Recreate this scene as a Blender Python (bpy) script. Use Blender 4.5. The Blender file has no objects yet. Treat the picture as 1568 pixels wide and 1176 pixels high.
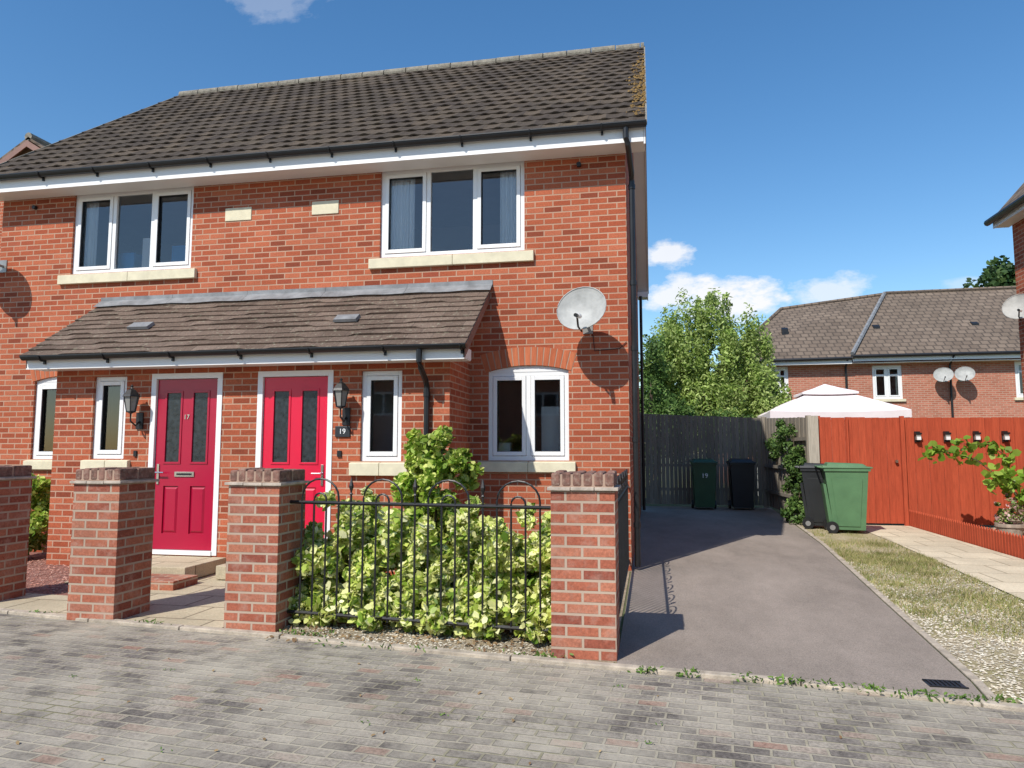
import bpy, math, random
import numpy as np
from mathutils import Vector, Matrix
random.seed(7); rng=np.random.default_rng(7)
S=bpy.context.scene
S.view_settings.view_transform='Standard'
try: S.view_settings.look='None'
except Exception: pass
S.view_settings.exposure=0

# ------------------------------------------------------------ materials
def newmat(name):
    m=bpy.data.materials.new(name); m.use_nodes=True
    nt=m.node_tree; b=nt.nodes['Principled BSDF']
    return m,nt,b
def N(nt,t,**k):
    n=nt.nodes.new(t)
    for a,v in k.items(): setattr(n,a,v)
    return n
def ramp(nt,stops,interp='LINEAR'):
    r=N(nt,'ShaderNodeValToRGB'); r.color_ramp.interpolation=interp
    e=r.color_ramp.elements
    while len(e)<len(stops): e.new(.5)
    for i,(p,c) in enumerate(stops):
        e[i].position=p; e[i].color=(c[0],c[1],c[2],1)
    return r
def mixc(nt,a,b,fac,mode='MIX'):
    n=N(nt,'ShaderNodeMix',data_type='RGBA',blend_type=mode)
    for s,v in ((n.inputs[6],a),(n.inputs[7],b),(n.inputs[0],fac)):
        if hasattr(v,'is_linked') or hasattr(v,'links'): nt.links.new(v,s)
        elif isinstance(v,(int,float)): s.default_value=v
        else: s.default_value=(v[0],v[1],v[2],1)
    return n.outputs[2]
def noise(nt,scale,detail=4,rough=.55,vec=None,sc=None):
    n=N(nt,'ShaderNodeTexNoise'); n.inputs['Scale'].default_value=scale
    n.inputs['Detail'].default_value=detail; n.inputs['Roughness'].default_value=rough
    if vec is None:
        tc=N(nt,'ShaderNodeTexCoord'); vec=tc.outputs['Object']
    if sc:
        mp=N(nt,'ShaderNodeMapping'); mp.inputs['Scale'].default_value=sc
        nt.links.new(vec,mp.inputs['Vector']); vec=mp.outputs['Vector']
    nt.links.new(vec,n.inputs['Vector'])
    return n.outputs['Fac']
def bump(nt,b,h,strength=.3,dist=.01,prev=None):
    n=N(nt,'ShaderNodeBump'); n.inputs['Strength'].default_value=strength
    n.inputs['Distance'].default_value=dist; nt.links.new(h,n.inputs['Height'])
    if prev: nt.links.new(prev,n.inputs['Normal'])
    nt.links.new(n.outputs[0],b.inputs['Normal']); return n.outputs[0]
def simple(name,col,rough=.6,metal=0,var=.15,scale=4,bstr=0,bscale=60,spec=.5,dirt=None):
    m,nt,b=newmat(name)
    b.inputs['Roughness'].default_value=rough; b.inputs['Metallic'].default_value=metal
    b.inputs['Specular IOR Level'].default_value=spec
    r=ramp(nt,[(.3,[c*(1-var) for c in col]),(.7,[min(1,c*(1+var)) for c in col])])
    nt.links.new(noise(nt,scale),r.inputs[0])
    out=r.outputs[0]
    if dirt:
        rr=ramp(nt,[(.5,(0,0,0)),(.75,(1,1,1))]); nt.links.new(noise(nt,scale*2.3,6,.7),rr.inputs[0])
        out=mixc(nt,out,dirt,rr.outputs[0])
    nt.links.new(out,b.inputs['Base Color'])
    if bstr: bump(nt,b,noise(nt,bscale,3),bstr,.005)
    return m
def brickmat(name,stops,mortar,bw=.225,rh=.075,ms=.010,rot=0,off=.5,bstr=.5,bdist=.006,rough=.85,
             patch=None,patch_lo=.5,patch_hi=.7,patch_scale=1.2,patch_amt=1,big=.18,smooth=.1,warp=0,fine=.25,grow=None,stain=None):
    m,nt,b=newmat(name); b.inputs['Roughness'].default_value=rough; b.inputs['Specular IOR Level'].default_value=.25
    tc=N(nt,'ShaderNodeTexCoord'); mp=N(nt,'ShaderNodeMapping'); mp.inputs['Rotation'].default_value=(0,0,rot)
    nt.links.new(tc.outputs['UV'],mp.inputs['Vector']); vec=mp.outputs['Vector']
    if warp:
        nn=N(nt,'ShaderNodeTexNoise'); nn.inputs['Scale'].default_value=3; nn.inputs['Detail'].default_value=3
        nt.links.new(vec,nn.inputs['Vector'])
        va=N(nt,'ShaderNodeVectorMath',operation='SCALE'); va.inputs['Scale'].default_value=warp
        nt.links.new(nn.outputs['Color'],va.inputs[0])
        vb=N(nt,'ShaderNodeVectorMath',operation='ADD'); nt.links.new(vec,vb.inputs[0]); nt.links.new(va.outputs[0],vb.inputs[1]); vec=vb.outputs[0]
    t=N(nt,'ShaderNodeTexBrick'); t.offset=off; nt.links.new(vec,t.inputs['Vector'])
    for k,v in (('Color1',(0,0,0,1)),('Color2',(1,1,1,1)),('Mortar',(.5,.5,.5,1)),('Scale',1),('Mortar Size',ms),('Mortar Smooth',smooth),('Bias',0),('Brick Width',bw),('Row Height',rh)):
        t.inputs[k].default_value=v
    r=ramp(nt,stops); nt.links.new(t.outputs['Color'],r.inputs[0])
    c=r.outputs[0]
    fr=ramp(nt,[(.3,[1-fine]*3),(.7,[1+fine*.5]*3)]); nt.links.new(noise(nt,55,4,.7),fr.inputs[0])
    c=mixc(nt,c,fr.outputs[0],1.0,'MULTIPLY')
    c=mixc(nt,c,mortar,t.outputs['Fac'])
    br=ramp(nt,[(.3,[1-big]*3),(.7,[1+big*.6]*3)]); nt.links.new(noise(nt,.9,4,.6),br.inputs[0])
    c=mixc(nt,c,br.outputs[0],1.0,'MULTIPLY')
    if patch:
        pr=ramp(nt,[(patch_lo,(0,0,0)),(patch_hi,(patch_amt,)*3)]); nt.links.new(noise(nt,patch_scale,9,.72),pr.inputs[0])
        c=mixc(nt,c,patch,pr.outputs[0])
    if grow:
        gr=ramp(nt,[(.50,(0,0,0)),(.66,(.8,.8,.8))]); nt.links.new(noise(nt,grow[1],8,.75),gr.inputs[0])
        c=mixc(nt,c,grow[0],mixc(nt,(0,0,0),gr.outputs[0],t.outputs['Fac']))
    if stain:
        sr=ramp(nt,[(.30,(stain,)*3),(.46,(1,1,1))]); nt.links.new(noise(nt,2.6,8,.7),sr.inputs[0])
        c=mixc(nt,c,sr.outputs[0],1.0,'MULTIPLY')
    nt.links.new(c,b.inputs['Base Color'])
    inv=N(nt,'ShaderNodeMath',operation='SUBTRACT'); inv.inputs[0].default_value=1; nt.links.new(t.outputs['Fac'],inv.inputs[1])
    n1=bump(nt,b,inv.outputs[0],bstr,bdist)
    bump(nt,b,noise(nt,90,3,.7),.25,.004,n1)
    return m
BR=[(0,(.24,.055,.026)),(.15,(.36,.082,.036)),(.55,(.43,.108,.048)),(.85,(.49,.145,.072)),(1,(.33,.072,.036))]
M={}
M['brick']=brickmat('house_brick',BR,(.46,.29,.20),ms=.0085,bstr=.5,big=.15,fine=.3,smooth=.3,patch=(.30,.08,.045),patch_lo=.5,patch_hi=.8,patch_scale=1.1,patch_amt=.35)
M['brick_pier']=brickmat('pier_brick',[(0,(.25,.07,.045)),(.4,(.38,.115,.065)),(.8,(.45,.17,.10)),(1,(.34,.13,.085))],(.42,.32,.24),ms=.009,bstr=.8,
     patch=(.46,.31,.24),patch_lo=.50,patch_hi=.76,patch_scale=7,patch_amt=.65,fine=.35)
M['brick_far']=brickmat('far_brick',[(0,(.42,.14,.085)),(1,(.54,.20,.13))],(.46,.30,.22),ms=.011)
M['roof']=brickmat('main_roof_tile',[(0,(.066,.050,.038)),(.5,(.088,.068,.050)),(1,(.115,.086,.060))],(.05,.04,.033),bw=.22,rh=.30,ms=.003,bstr=.1,
     patch=(.16,.13,.075),patch_lo=.56,patch_hi=.8,patch_scale=2.2,patch_amt=.4,rough=.9,big=.2,fine=.5)
M['lichen']=simple('lichen',(.20,.12,.035),.95,var=.5,scale=14,bstr=.6)
M['roof_c']=brickmat('canopy_tile',[(0,(.125,.086,.064)),(.5,(.158,.111,.084)),(1,(.195,.14,.108))],(.06,.045,.038),bw=.30,rh=.145,ms=.003,bstr=.2,
     patch=(.31,.29,.21),patch_lo=.56,patch_hi=.64,patch_scale=16,patch_amt=.6,rough=.9,big=.2,fine=.45)
M['roof_far']=brickmat('far_roof_tile',[(0,(.16,.12,.09)),(1,(.21,.16,.12))],(.09,.07,.055),bw=.30,rh=.30,ms=.03,bstr=.4,rough=.9)
M['paving']=brickmat('block_paving',[(0,(.14,.12,.105)),(.35,(.23,.20,.17)),(.65,(.30,.26,.215)),(.86,(.34,.295,.24)),(.95,(.33,.235,.18)),(1,(.31,.165,.12))],(.33,.29,.215),
     bw=.17,rh=.085,ms=.009,rot=.10,bstr=.7,bdist=.006,patch=(.43,.385,.30),patch_lo=.40,patch_hi=.64,patch_scale=1.3,patch_amt=.74,warp=.02,fine=.55,big=.25,smooth=.5,grow=((.16,.15,.07),1.1),stain=.72)
M['slab']=brickmat('path_slab',[(0,(.48,.41,.28)),(1,(.56,.48,.34))],(.2,.16,.11),bw=.6,rh=.45,ms=.010,bstr=.5,patch=(.34,.30,.21),patch_lo=.5,patch_hi=.75,patch_scale=3,patch_amt=.6)
M['slab_l']=brickmat('pale_slab',[(0,(.58,.50,.36)),(1,(.68,.59,.43))],(.35,.29,.2),bw=.6,rh=.6,ms=.012,bstr=.5,patch=(.48,.41,.3),patch_lo=.5,patch_hi=.75,patch_scale=2,patch_amt=.6)
M['white']=simple('white_upvc',(.80,.80,.79),.35,var=.02)
M['fascia']=simple('white_fascia',(.80,.79,.77),.45,var=.03,scale=2)
M['stone']=simple('cast_stone',(.66,.60,.43),.85,var=.10,scale=8,bstr=.3)
M['black']=simple('black_plastic',(.012,.012,.013),.4,var=.3)
M['iron']=simple('black_iron',(.012,.012,.013),.45,var=.3,bstr=.2)
M['lead']=simple('lead_flashing',(.20,.205,.21),.6,var=.3,scale=7,bstr=.3,bscale=12)
M['ridge']=simple('ridge_mortar',(.20,.18,.145),.95,var=.35,scale=12,bstr=.7,dirt=(.30,.29,.22))
M['mortar']=simple('mortar',(.38,.26,.19),.95,var=.1)
M['wallin']=simple('interior_plaster',(.70,.69,.67),.9,var=.03)
M['floorin']=simple('interior_carpet',(.20,.17,.14),.95)
M['red']=simple('door_red',(.64,.008,.046),.28,var=.04)
M['crimson']=simple('door_crimson',(.38,.006,.038),.28,var=.04)
M['chrome']=simple('chrome',(.6,.6,.6),.2,metal=1,var=.02)
M['dglass']=simple('obscured_glass',(.02,.025,.03),.12,var=.6,scale=20,bstr=.4,bscale=80)
M['coping']=simple('coping_brick',(.19,.095,.07),.9,var=.5,scale=16,bstr=.8,dirt=(.32,.24,.18))
M['barge']=simple('shaded_white_barge',(.22,.12,.095),.7,var=.15)  # white bargeboard, with its brownish shade put into the base colour
M['crease']=simple('creasing_tile',(.44,.37,.30),.9,var=.25,scale=14,bstr=.6)
M['dish']=simple('dish_grey',(.36,.36,.34),.6,var=.22,scale=6)
M['galv']=simple('galvanised',(.35,.35,.34),.4,metal=.6)
M['lampglass']=simple('lamp_glass',(.25,.25,.23),.1,var=.2)
M['curtain']=simple('curtain',(.88,.89,.89),.9,var=.02)
M['blue']=simple('blue_fabric',(.02,.25,.55),.8)
M['greenbin']=simple('bin_green',(.085,.185,.085),.5,var=.12,bstr=.1)
M['dkbin']=simple('bin_dark_green',(.022,.075,.03),.45,var=.12)
M['blackbin']=simple('bin_black',(.018,.020,.022),.45)
M['kerb']=simple('concrete_kerb',(.42,.355,.275),.95,var=.28,scale=9,bstr=.7,bscale=90,dirt=(.26,.22,.17))
M['pink']=simple('gazebo_fabric',(.80,.71,.71),.8,var=.04)
M['pot']=simple('stone_pot',(.34,.27,.21),.9,var=.3,scale=15,bstr=.5)
M['bark']=simple('bark',(.09,.065,.045),.95,var=.4,scale=10,bstr=.8)
M['slate']=simple('slate_sign',(.02,.022,.026),.5)
def woodmat(name,c1,c2):
    m,nt,b=newmat(name); b.inputs['Roughness'].default_value=.9; b.inputs['Specular IOR Level'].default_value=.2
    g=N(nt,'ShaderNodeNewGeometry')
    r=ramp(nt,[(0,c1),(1,c2)]); nt.links.new(g.outputs['Random Per Island'],r.inputs[0])
    r2=ramp(nt,[(.3,(.72,.72,.72)),(.7,(1.15,1.15,1.15))]); nt.links.new(noise(nt,6,6,.7,sc=(6,6,.5)),r2.inputs[0])
    nt.links.new(mixc(nt,r.outputs[0],r2.outputs[0],1.0,'MULTIPLY'),b.inputs['Base Color'])
    bump(nt,b,noise(nt,12,5,.7,sc=(5,5,.4)),.4,.006)
    return m
M['greywood']=woodmat('weathered_fence',(.22,.19,.15),(.31,.27,.215))
M['palewood']=woodmat('pale_fence',(.42,.38,.31),(.46,.42,.34))
M['redwood']=woodmat('red_fence',(.40,.070,.032),(.45,.084,.038))
M['archb']=woodmat('arch_brick',(.42,.11,.05),(.54,.17,.08))
def islandmat(name,stops,rough=.8,trans=0,nsc=2.2,lo=.72):
    m,nt,b=newmat(name); b.inputs['Roughness'].default_value=rough; b.inputs['Specular IOR Level'].default_value=.3
    g=N(nt,'ShaderNodeNewGeometry'); r=ramp(nt,stops); nt.links.new(g.outputs['Random Per Island'],r.inputs[0])
    n=ramp(nt,[(.35,(lo,lo,lo)),(.65,(1.15,1.15,1.15))]); nt.links.new(noise(nt,nsc,3),n.inputs[0])
    c=mixc(nt,r.outputs[0],n.outputs[0],1.0,'MULTIPLY')
    nt.links.new(c,b.inputs['Base Color'])
    if trans:
        t=N(nt,'ShaderNodeBsdfTranslucent'); nt.links.new(c,t.inputs[0])
        ms=N(nt,'ShaderNodeMixShader'); ms.inputs[0].default_value=trans
        nt.links.new(b.outputs[0],ms.inputs[1]); nt.links.new(t.outputs[0],ms.inputs[2])
        nt.links.new(ms.outputs[0],nt.nodes['Material Output'].inputs[0])
    return m
M['pebble']=islandmat('pebbles',[(0,(.36,.29,.20)),(.5,(.56,.49,.37)),(1,(.70,.64,.53))])
M['redpebble']=islandmat('red_chippings',[(0,(.24,.10,.075)),(.5,(.40,.18,.13)),(1,(.48,.29,.23))])
M['deadleaf']=islandmat('dead_leaves',[(0,(.14,.07,.03)),(1,(.34,.24,.12))])
M['drygrass']=islandmat('dry_grass',[(0,(.14,.20,.04)),(.35,(.27,.30,.08)),(.65,(.46,.38,.18)),(1,(.56,.47,.26))],trans=.25,nsc=1.2)
M['hedge']=islandmat('variegated_leaves',[(0,(.10,.20,.02)),(.15,(.28,.42,.05)),(.4,(.58,.66,.14)),(.7,(.82,.82,.33)),(1,(.90,.88,.52))],.45,.35,5,.8)
M['shrub']=islandmat('shrub_leaves',[(0,(.12,.24,.02)),(.45,(.34,.48,.06)),(1,(.76,.78,.24))],.45,.35)
M['leaf']=islandmat('tree_leaves',[(0,(.20,.31,.06)),(.5,(.38,.50,.13)),(1,(.56,.66,.25))],.6,.4)
M['midleaf']=islandmat('hedge_tree_leaves',[(0,(.05,.11,.025)),(.6,(.12,.22,.05)),(1,(.22,.33,.09))],.6,.3)
M['darkleaf']=islandmat('dark_tree_leaves',[(0,(.025,.055,.015)),(.6,(.055,.11,.028)),(1,(.10,.16,.045))],.6,.2)
M['ivy']=islandmat('ivy_leaves',[(0,(.04,.09,.02)),(.6,(.10,.18,.04)),(1,(.18,.28,.07))],.5,.25)
M['vine']=islandmat('vine_leaves',[(0,(.14,.27,.025)),(.5,(.26,.42,.05)),(1,(.38,.52,.09))],.4,.35)
M['flower']=islandmat('flower_leaves',[(0,(.10,.20,.03)),(.5,(.25,.35,.06)),(.7,(.6,.3,.3)),(1,(.75,.6,.5))],.5,.2)
M['weed']=islandmat('weed_leaves',[(0,(.06,.13,.02)),(1,(.19,.30,.06))],.6,.25)
m,nt,b=newmat('window_glass'); M['glass']=m
tr=N(nt,'ShaderNodeBsdfTransparent'); tr.inputs[0].default_value=(.95,.96,.95,1)
gl=N(nt,'ShaderNodeBsdfGlossy'); gl.inputs['Roughness'].default_value=.02; gl.inputs[0].default_value=(.97,.97,.97,1)
fr=N(nt,'ShaderNodeFresnel'); fr.inputs[0].default_value=1.9
ms=N(nt,'ShaderNodeMixShader'); nt.links.new(fr.outputs[0],ms.inputs[0]); nt.links.new(tr.outputs[0],ms.inputs[1]); nt.links.new(gl.outputs[0],ms.inputs[2])
nt.links.new(ms.outputs[0],nt.nodes['Material Output'].inputs[0])
m,nt,b=newmat('tarmac'); M['tarmac']=m; b.inputs['Roughness'].default_value=.92; b.inputs['Specular IOR Level'].default_value=.2
r=ramp(nt,[(.3,(.215,.18,.15)),(.5,(.30,.25,.208)),(.75,(.385,.32,.268))]); nt.links.new(noise(nt,1.0,9,.72,sc=(1,.45,1)),r.inputs[0])
r2=ramp(nt,[(.3,(.62,)*3),(.7,(1.2,)*3)]); nt.links.new(noise(nt,160,2,.6),r2.inputs[0])
nt.links.new(mixc(nt,r.outputs[0],r2.outputs[0],1.0,'MULTIPLY'),b.inputs['Base Color']); bump(nt,b,noise(nt,200,2),.5,.004)
def groundmix(name,a,bcol,scale,lo=.42,hi=.6):
    m,nt,b=newmat(name); b.inputs['Roughness'].default_value=.95
    r=ramp(nt,[(lo,a),(hi,bcol)]); nt.links.new(noise(nt,scale,7,.7),r.inputs[0])
    r2=ramp(nt,[(.3,(.6,)*3),(.7,(1.25,)*3)]); nt.links.new(noise(nt,45,5,.75),r2.inputs[0])
    nt.links.new(mixc(nt,r.outputs[0],r2.outputs[0],1.0,'MULTIPLY'),b.inputs['Base Color']); bump(nt,b,noise(nt,60,5,.7),.9,.02)
    return m
M['verge']=groundmix('verge_ground',(.52,.43,.28),(.36,.31,.15),1.6)
M['bed']=groundmix('bed_gravel',(.46,.37,.25),(.28,.22,.14),3)
M['redbed']=groundmix('red_bed',(.34,.16,.12),(.25,.11,.085),5)
M['ground']=groundmix('ground_grass',(.10,.13,.04),(.18,.17,.08),.5)

# ------------------------------------------------------------ mesh builder
class MB:
    def __init__(s): s.v=[];s.f=[];s.m=[];s.uv=[];s.mats=[]
    def mi(s,mat):
        mat=M[mat]
        if mat not in s.mats: s.mats.append(mat)
        return s.mats.index(mat)
    def face(s,pts,mat,uv=None):
        i=len(s.v); s.v+= [tuple(p) for p in pts]; s.f.append(tuple(range(i,i+len(pts)))); s.m.append(s.mi(mat)); s.uv.append(uv)
    def solid(s,verts,faces,mat):
        i=len(s.v); s.v+=[tuple(p) for p in verts]; k=s.mi(mat)
        for f in faces: s.f.append(tuple(i+j for j in f)); s.m.append(k); s.uv.append(None)
    def box(s,x0,x1,y0,y1,z0,z1,mat):
        s.solid([(x0,y0,z0),(x1,y0,z0),(x1,y1,z0),(x0,y1,z0),(x0,y0,z1),(x1,y0,z1),(x1,y1,z1),(x0,y1,z1)],
                [(0,3,2,1),(4,5,6,7),(0,1,5,4),(1,2,6,5),(2,3,7,6),(3,0,4,7)],mat)
    def hexa(s,bot,top,mat):
        s.solid(list(bot)+list(top),[(0,3,2,1),(4,5,6,7),(0,1,5,4),(1,2,6,5),(2,3,7,6),(3,0,4,7)],mat)
    def tube(s,pts,r,mat,seg=8,r1=None):
        pts=[Vector(p) for p in pts]; n=len(pts); rings=[]
        up=Vector((0,0,1))
        for i,p in enumerate(pts):
            d=(pts[min(i+1,n-1)]-pts[max(i-1,0)]).normalized()
            a=up if abs(d.dot(up))<.95 else Vector((1,0,0))
            x=d.cross(a).normalized(); y=d.cross(x).normalized()
            rr=r if r1 is None else r+(r1-r)*i/(n-1)
            rings.append([p+x*rr*math.cos(t*2*math.pi/seg)+y*rr*math.sin(t*2*math.pi/seg) for t in range(seg)])
        vs=[q for R in rings for q in R]; fs=[]
        for i in range(n-1):
            for j in range(seg):
                a=i*seg+j;b=i*seg+(j+1)%seg; fs.append((a,b,b+seg,a+seg))
        fs.append(tuple(range(seg))[::-1]); fs.append(tuple((n-1)*seg+j for j in range(seg)))
        s.solid(vs,fs,mat)
    def lathe(s,c,prof,mat,seg=16):
        vs=[];fs=[]
        for (r,z) in prof:
            for j in range(seg): vs.append((c[0]+r*math.cos(j*2*math.pi/seg),c[1]+r*math.sin(j*2*math.pi/seg),c[2]+z))
        for i in range(len(prof)-1):
            for j in range(seg):
                a=i*seg+j;b=i*seg+(j+1)%seg; fs.append((a,b,b+seg,a+seg))
        s.solid(vs,fs,mat)
    def wall(s,y,x0,x1,z0,z1,holes,mat,depth=.09):
        xs=sorted({x0,x1,*[h[0] for h in holes],*[h[1] for h in holes]}); zs=sorted({z0,z1,*[h[2] for h in holes],*[h[3] for h in holes]})
        for i in range(len(xs)-1):
            for j in range(len(zs)-1):
                cx=(xs[i]+xs[i+1])/2;cz=(zs[j]+zs[j+1])/2
                if any(h[0]<cx<h[1] and h[2]<cz<h[3] for h in holes): continue
                s.face([(xs[i],y,zs[j]),(xs[i+1],y,zs[j]),(xs[i+1],y,zs[j+1]),(xs[i],y,zs[j+1])],mat)
        for a,b,c,d in holes:
            e=y+depth
            s.face([(a,y,c),(a,y,d),(a,e,d),(a,e,c)],mat); s.face([(b,y,c),(b,e,c),(b,e,d),(b,y,d)],mat)
            s.face([(a,y,d),(b,y,d),(b,e,d),(a,e,d)],mat); s.face([(a,y,c),(a,e,c),(b,e,c),(b,y,c)],mat)
    def obj(s,name,parent=None,bevel=0,smooth=False,loc=None,rotz=0):
        me=bpy.data.meshes.new(name); me.from_pydata(s.v,[],s.f)
        for m in s.mats: me.materials.append(m)
        me.polygons.foreach_set('material_index',s.m)
        uvl=me.uv_layers.new(name='UVMap')
        for p in me.polygons:
            u=s.uv[p.index]; n=p.normal
            for k,li in enumerate(p.loop_indices):
                if u: uvl.data[li].uv=u[k]
                else:
                    c=me.vertices[me.loops[li].vertex_index].co
                    if abs(n.z)>=abs(n.x) and abs(n.z)>=abs(n.y): uvl.data[li].uv=(c.x,c.y)
                    elif abs(n.y)>=abs(n.x): uvl.data[li].uv=(c.x,c.z)
                    else: uvl.data[li].uv=(c.y,c.z)
        if smooth:
            me.polygons.foreach_set('use_smooth',[True]*len(me.polygons))
        me.update()
        o=bpy.data.objects.new(name,me); S.collection.objects.link(o)
        if loc: o.location=loc
        o.rotation_euler[2]=rotz
        if parent: o.parent=parent
        if bevel:
            b=o.modifiers.new('b','BEVEL'); b.width=bevel; b.segments=2; b.limit_method='ANGLE'
        return o
def empty(name,loc=(0,0,0)):
    o=bpy.data.objects.new(name,None); o.location=loc; S.collection.objects.link(o); return o
def text(name,body,loc,size,mat,parent=None):
    c=bpy.data.curves.new(name,'FONT'); c.body=body; c.size=size; c.extrude=.002; c.align_x='CENTER'; c.align_y='CENTER'
    c.materials.append(M[mat]); o=bpy.data.objects.new(name,c); o.location=loc; o.rotation_euler=(math.pi/2,0,0)
    S.collection.objects.link(o)
    if parent: o.parent=parent
    return o
def poly(name,pts,z,mat):
    b=MB(); b.face([(x,y,z) for x,y in pts],mat); return b.obj(name)

def window(b,x0,x1,z0,z1,y,panes,fw=.055,opn=None):
    ya=y+.035; yb=y+.10
    b.box(x0,x0+fw,ya,yb,z0,z1,'white'); b.box(x1-fw,x1,ya,yb,z0,z1,'white')
    b.box(x0+fw,x1-fw,ya,yb,z0,z0+fw,'white'); b.box(x0+fw,x1-fw,ya,yb,z1-fw,z1,'white')
    w=(x1-x0-fw)/panes
    for i in range(panes):
        a=x0+fw+i*w; c=a+w-fw
        if i<panes-1: b.box(c,c+fw,ya,yb,z0+fw,z1-fw,'white')
        sw=.048 if (opn is None or i in opn) else .015
        g=.004
        A,B,C,D=a+g,c-g,z0+fw+g,z1-fw-g; e0=ya-.012;e1=yb-.015
        if sw>.02:
            b.box(A,A+sw,e0,e1,C,D,'white'); b.box(B-sw,B,e0,e1,C,D,'white'); b.box(A+sw,B-sw,e0,e1,C,C+sw,'white'); b.box(A+sw,B-sw,e0,e1,D-sw,D,'white')
            q=.006
            b.box(A+sw,A+sw+q,e0+.01,e1-.005,C+sw,D-sw,'black'); b.box(B-sw-q,B-sw,e0+.01,e1-.005,C+sw,D-sw,'black')
            b.box(A+sw+q,B-sw-q,e0+.01,e1-.005,D-sw-q,D-sw,'black'); b.box(A+sw+q,B-sw-q,e0+.01,e1-.005,C+sw,C+sw+q,'black')
        yy=y+.07
        b.face([(a,yy,z0+fw),(c,yy,z0+fw),(c,yy,z1-fw),(a,yy,z1-fw)],'glass')
def room(b,x0,x1,y0,y1,z0,z1):
    b.face([(x0,y1,z0),(x1,y1,z0),(x1,y1,z1),(x0,y1,z1)],'wallin')
    b.face([(x0,y0,z0),(x0,y1,z0),(x0,y1,z1),(x0,y0,z1)],'wallin'); b.face([(x1,y0,z0),(x1,y0,z1),(x1,y1,z1),(x1,y1,z0)],'wallin')
    b.face([(x0,y0,z0),(x1,y0,z0),(x1,y1,z0),(x0,y1,z0)],'floorin'); b.face([(x0,y0,z1),(x0,y1,z1),(x1,y1,z1),(x1,y0,z1)],'wallin')
def curtain(b,x0,x1,y,z0,z1,mat='curtain'):
    n=48; last=None
    for i in range(n+1):
        x=x0+(x1-x0)*i/n; yy=y+.012*math.sin(i*1.15+math.sin(i*.7))+.006*math.sin(i*.5)
        if last: b.face([(last[0],last[1],z0),(x,yy,z0),(x,yy,z1),(last[0],last[1],z1)],mat)
        last=(x,yy)
def sill(b,x0,x1,y,z0,z1):
    xm=x0+(x1-x0)*.52
    for a,c in ((x0,xm-.002),(xm+.002,x1)):
        b.hexa([(a,y-.055,z0),(c,y-.055,z0),(c,y+.05,z0),(a,y+.05,z0)],[(a,y-.055,z1-.015),(c,y-.055,z1-.015),(c,y+.05,z1),(a,y+.05,z1)],'stone')
def g_uv(mat): return .30 if mat!='roof_c' else .145
def tiles(b,x0,x1,P0,P1,rows,tw,amp,mat,th=.028,spt=8,wob=.004):
    dy,dz=P1[0]-P0[0],P1[1]-P0[1]; L=math.hypot(dy,dz); ty,tz=dy/L,dz/L; ny,nz=-tz,ty
    g=L/rows
    def prof(t):
        t%=1
        return amp*max(0,math.cos((t-.5)*2*math.pi)) if amp else 0
    nx=int((x1-x0)/tw*spt)
    for r in range(rows):
        s0=r*g-.012; s1=(r+1)*g+.01
        offs=.5*(r%2); lastv=None; jit={}
        for i in range(nx+1):
            x=x0+(x1-x0)*i/nx; t=(x-x0)/tw+offs; k=int(t)
            if k not in jit: jit[k]=random.uniform(-wob,wob)
            h=prof(t); hb=th+h+jit[k]; ht=h*.9; sb=s0+jit[k]*2.5
            a=(x,P0[0]+ty*sb+ny*hb,P0[1]+tz*sb+nz*hb); c=(x,P0[0]+ty*s1+ny*ht,P0[1]+tz*s1+nz*ht)
            d=(x,P0[0]+ty*sb+ny*(hb-th),P0[1]+tz*sb+nz*(hb-th))
            if lastv:
                A,Cc,Dd,X=lastv; q=g_uv(mat)
                uv=[(X,(r+.08)*q),(x,(r+.08)*q),(x,(r+.95)*q),(X,(r+.95)*q)]
                b.face([A,a,c,Cc],mat,uv); b.face([Dd,d,a,A],mat,[uv[0],uv[1],uv[1],uv[0]])
            lastv=(a,c,d,x)

# ============================================================ BRICK HOUSE
H=empty('brick_house')
XL=-9.0
b=MB()
up=[(-3.17,-1.26,3.89,5.06),(-7.80,-5.90,3.89,5.06)]
lo=[(-1.72,-.72,1.28,2.44),(-8.28,-7.28,1.28,2.44)]
b.wall(0,XL,0,0,5.18,up+lo,'brick')
RY,RZ=4.2,8.80; EZ=5.22
b.face([(0,0,0),(0,8.4,0),(0,8.4,5.2),(0,RY,8.72),(0,0,5.2)],'brick')
b.face([(XL,0,0),(XL,0,5.2),(XL,RY,8.72),(XL,8.4,5.2),(XL,8.4,0)],'brick')
b.face([(XL,8.4,0),(XL,8.4,5.2),(0,8.4,5.2),(0,8.4,0)],'brick')
PY=-.92; px0,px1=-7.05,-1.95
dl=(-5.70,-4.75,.18,2.33); dr=(-4.29,-3.34,.18,2.33); wl=(-6.51,-6.05,1.30,2.31); wr=(-3.00,-2.51,1.28,2.31)
b.wall(PY,px0,px1,0,2.42,[dl,dr,wl,wr],'brick',depth=.08)
for x in (px0,px1):
    b.face([(x,PY,0),(x,0,0),(x,0,3.36),(x,PY,2.74)],'brick')
b.obj('walls',H)
b=MB()
for a,c in ((-4.45,-.05),(-8.95,-4.55)):
    room(b,a,c,.11,2.6,2.7,5.1); room(b,a,c,.11,3.6,.1,2.6)
room(b,-4.45,-2.05,-.8,-.02,.1,2.38); room(b,-7.0,-4.55,-.8,-.02,.1,2.38)
curtain(b,-3.12,-2.74,.135,3.8,5.02); curtain(b,-1.60,-1.30,.135,3.8,5.02)
curtain(b,-7.75,-7.5,.135,3.8,5.02)
b.box(-7.2,-6.95,.2,.45,2.7,4.22,'blue'); b.box(-6.35,-6.1,.2,.4,2.7,4.28,'blue'); b.box(-6.9,-6.7,.3,.4,2.7,4.45,'curtain')
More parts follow.
